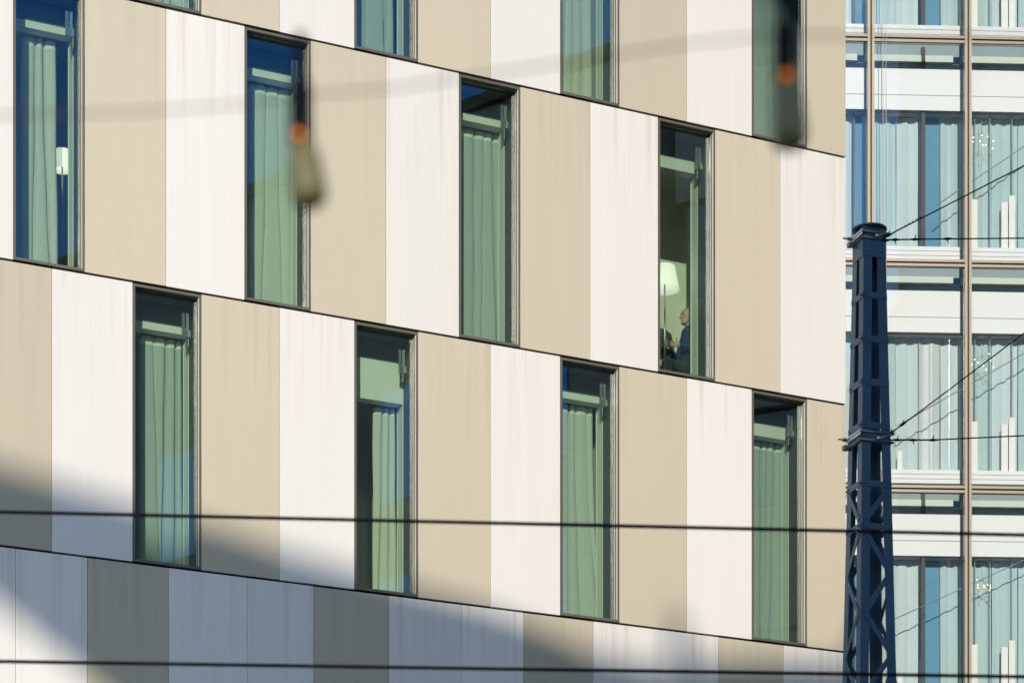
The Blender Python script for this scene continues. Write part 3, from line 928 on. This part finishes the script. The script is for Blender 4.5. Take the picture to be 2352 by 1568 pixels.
# nose, lips, chin, brow, ears
capsule(bm, B(HF+0.092, 0, hc+0.022), B(HF+0.116, 0, hc-0.022), 0.009, 0.013, 10)
capsule(bm, B(HF+0.092, -0.010, hc-0.027), B(HF+0.100, 0.010, hc-0.027), 0.010, 0.010, 10)
capsule(bm, B(HF+0.088, -0.016, hc-0.052), B(HF+0.088, 0.016, hc-0.052), 0.0075, 0.0075, 8)
capsule(bm, B(HF+0.086, -0.015, hc-0.064), B(HF+0.086, 0.015, hc-0.064), 0.008, 0.008, 8)
capsule(bm, B(HF+0.084, -0.010, hc-0.095), B(HF+0.084, 0.010, hc-0.095), 0.016, 0.016, 10)
capsule(bm, B(HF+0.088, -0.036, hc+0.032), B(HF+0.088, 0.036, hc+0.032), 0.010, 0.010, 8)
for s in (-1, 1):
    capsule(bm, B(HF-0.012, s*0.076, hc+0.020), B(HF-0.004, s*0.074, hc-0.028), 0.016, 0.010, 10)
    capsule(bm, B(HF-0.020, s*0.084, hc+0.026), B(HF-0.022, s*0.082, hc-0.006), 0.007, 0.006, 8)
# neck, trunk, limbs
capsule(bm, B(0.045, 0, hc-0.075), B(0.00, 0, hc-0.20), 0.054, 0.062)
capsule(bm, B(-0.01, -0.12, nk-0.10), B(-0.01, 0.12, nk-0.10), 0.075, 0.075)
capsule(bm, B(0.0, 0, nk-0.12), B(-0.02, 0, 0.56), 0.125, 0.14)
capsule(bm, B(-0.02, -0.08, 0.54), B(-0.02, 0.08, 0.54), 0.115, 0.115)
sho = nk - 0.115
hand = {}
for s in (-1, 1):
    el = B(0.02 if s < 0 else 0.06, s*0.265, sho-0.27)
    wr = B(0.245 if s < 0 else 0.30, s*0.115, sho-0.205+0.02*(s > 0))
    capsule(bm, B(-0.01, s*0.19, sho), el, 0.055, 0.040)
    capsule(bm, el, wr, 0.042, 0.027)
    # hand: palm, four unequal curled fingers, thumb
    fw = (wr-el).normalized()
    up = Vector((0, 0, 1)); sd = fw.cross(up).normalized(); up2 = sd.cross(fw).normalized()
    pc = wr + fw*0.015
    for j in range(4):
        off = up2*(0.030 - 0.020*j)
        capsule(bm, wr + off*0.55, wr + fw*0.085 + off, 0.014, 0.011, 8)
        ln = (0.040, 0.046, 0.043, 0.033)[j]
        k0 = wr + fw*0.085 + off
        ins = sd*(-s)*(1)
        k1 = k0 + (fw*0.9 + ins*0.35 + up2*(0.30-0.12*j)).normalized()*ln
        k2 = k1 + (fw*0.55 + ins*0.75 + up2*0.05).normalized()*ln*0.62
        k3 = k2 + (fw*0.1 + ins*0.9).normalized()*ln*0.5
        for p, q, r1, r2 in ((k0, k1, 0.0095, 0.0085), (k1, k2, 0.0085, 0.008), (k2, k3, 0.008, 0.007)): capsule(bm, p, q, r1, r2, 8)
    t0 = wr + fw*0.03 + up2*0.022
    t1 = t0 + (fw*0.45 + up2*0.85 + sd*(-s)*0.2).normalized()*0.046
    t2 = t1 + (fw*0.45 + up2*0.9).normalized()*0.034
    capsule(bm, t0, t1, 0.013, 0.0105, 8); capsule(bm, t1, t2, 0.0105, 0.0085, 8)
    # legs
    hp, kn, an = B(0.0, s*0.10, 0.54), B(0.43, s*0.14, 0.52), B(0.40, s*0.13, 0.09)
    capsule(bm, hp, kn, 0.085, 0.058); capsule(bm, kn, an, 0.056, 0.038)
    capsule(bm, an + Vector((0, 0, -0.04)), B(0.54, s*0.15, 0.04), 0.038, 0.03)
fuse(bm, 'body', M['skin'], man, 0.0055, 2, 0.4)
# stubble hair: a thin cap over the crown and the back of the skull
bm = bmesh.new()
head_bm(bm, 0.0035, 0.02)
hb = fuse(bm, 'hair', M['hair'], man, 0.006, 2, 0.4)
bmx = bmesh.new(); bmx.from_mesh(hb.data)
kill = [f for f in bmx.faces if (-f.calc_center_median().x - HF) > 0.02 - 0.9*max(0, (f.calc_center_median().z-hc-0.06))]
bmesh.ops.delete(bmx, geom=kill, context='FACES')
bmx.to_mesh(hb.data); bmx.free()
for s in (-1, 1):
    MB().lathe([(0, 0.008), (0.009, 0.004), (0.009, -0.004), (0, -0.008)], 10, B(HF+0.084, s*0.030, hc+0.014)).build('eye', M['eye'], man)
# sweater
bm = bmesh.new()
capsule(bm, B(-0.01, -0.13, nk-0.10), B(-0.01, 0.13, nk-0.10), 0.090, 0.090)
capsule(bm, B(0.01, 0, nk-0.045), B(-0.01, 0, nk-0.12), 0.074, 0.12)
capsule(bm, B(0.0, 0, nk-0.12), B(0.0, 0, 0.56), 0.145, 0.175)
capsule(bm, B(0.0, -0.09, 0.56), B(0.0, 0.09, 0.56), 0.14, 0.14)
for s in (-1, 1):
    el = B(0.02 if s < 0 else 0.06, s*0.265, sho-0.27)
    wr = B(0.245 if s < 0 else 0.30, s*0.115, sho-0.205+0.02*(s > 0))
    capsule(bm, B(-0.01, s*0.19, sho), el, 0.074, 0.058)
    capsule(bm, el, el + (wr-el)*0.86, 0.059, 0.042)
fuse(bm, 'sweater', M['knit'], man, 0.009, 4)
MB().lathe([(0.066, -0.02), (0.069, 0.0), (0.064, 0.028), (0.060, 0.028), (0.062, 0.0)], 20, B(0.018, 0, nk-0.005), tilt=Matrix.Rotation(R(-14), 3, 'Y')).build('shirt_collar', M['shirt'], man)
bm = bmesh.new()
for s in (-1, 1):
    capsule(bm, B(-0.02, s*0.09, 0.53), B(0.44, s*0.14, 0.52), 0.105, 0.075); capsule(bm, B(0.44, s*0.14, 0.52), B(0.40, s*0.13, 0.12), 0.073, 0.058)
fuse(bm, 'trousers', M['trouser'], man, 0.012, 3)
for s in (-1, 1):
    bm = bmesh.new()
    capsule(bm, B(0.38, s*0.13, 0.05), B(0.56, s*0.15, 0.042), 0.05, 0.042)
    fuse(bm, 'shoe', M['shoe'], man, 0.009, 2)

# tub armchair
chair = tag(empty('armchair', hworld(mx+0.02, DM, fz), PHI), 'glossy navy tub armchair under the seated man by the window', 'chair')
def shell(q, t):
    a = R(-118 + 236*q)                        # opening faces forward (-x)
    side = abs(q-0.5)*2
    top = 0.84 - 0.20*side**1.6
    z = 0.24 + (top-0.24)*t
    r = 0.33 + 0.06*t
    return Vector((math.cos(a)*r*1.02, math.sin(a)*r, z))
def shell_in(q, t):
    p = shell(q, t); k = 1 - 0.075/math.hypot(p.x, p.y)
    return Vector((p.x*k, p.y*k, p.z))
m = MB()
nq, nt_ = 30, 6
vo = [[m.bm.verts.new(shell(i/nq, j/nt_)) for j in range(nt_+1)] for i in range(nq+1)]
vi = [[m.bm.verts.new(shell_in(i/nq, j/nt_)) for j in range(nt_+1)] for i in range(nq+1)]
for i in range(nq):
    for j in range(nt_):
        for vq, fl in ((vo, 1), (vi, -1)):
            f = m.bm.faces.new((vq[i][j], vq[i+1][j], vq[i+1][j+1], vq[i][j+1])[::fl]); f.smooth = True
    m.bm.faces.new((vo[i][nt_], vo[i+1][nt_], vi[i+1][nt_], vi[i][nt_])); m.bm.faces.new((vo[i][0], vi[i][0], vi[i+1][0], vo[i+1][0]))
for i in (0, nq):
    for j in range(nt_): m.bm.faces.new((vo[i][j], vo[i][j+1], vi[i][j+1], vi[i][j]))
m.build('tub_shell', M['leather'], chair)
MB().lathe([(0, 0.28), (0.27, 0.28), (0.30, 0.31), (0.30, 0.40), (0.26, 0.435), (0, 0.44)], 28, (-0.04, 0, 0)).build('seat', M['leather'], chair)
MB().tube([(0, 0, 0.03), (0, 0, 0.28)], 0.035, 12).build('pedestal', M['steel'], chair)
MB().lathe([(0, 0), (0.22, 0), (0.22, 0.012), (0.05, 0.03), (0, 0.03)], 24).build('foot_plate', M['steel'], chair)

# low table at the left of the window
tx, tz = loc(1519, 806, 1.0)
tb = tag(empty('side_table', hworld(tx-0.10, 1.05, fz), PHI), 'dark round side table in front of the man, cut by the left frame', 'table')
MB().lathe([(0, tz-fz-0.03), (0.22, tz-fz-0.03), (0.23, tz-fz-0.015), (0.22, tz-fz), (0, tz-fz)], 28).build('table_top', M['wood'], tb)
MB().tube([(0, 0, 0.02), (0, 0, tz-fz-0.03)], 0.03, 10).build('stem', M['wood'], tb)
MB().lathe([(0, 0), (0.18, 0), (0.18, 0.015), (0.03, 0.03), (0, 0.03)], 24).build('foot', M['wood'], tb)
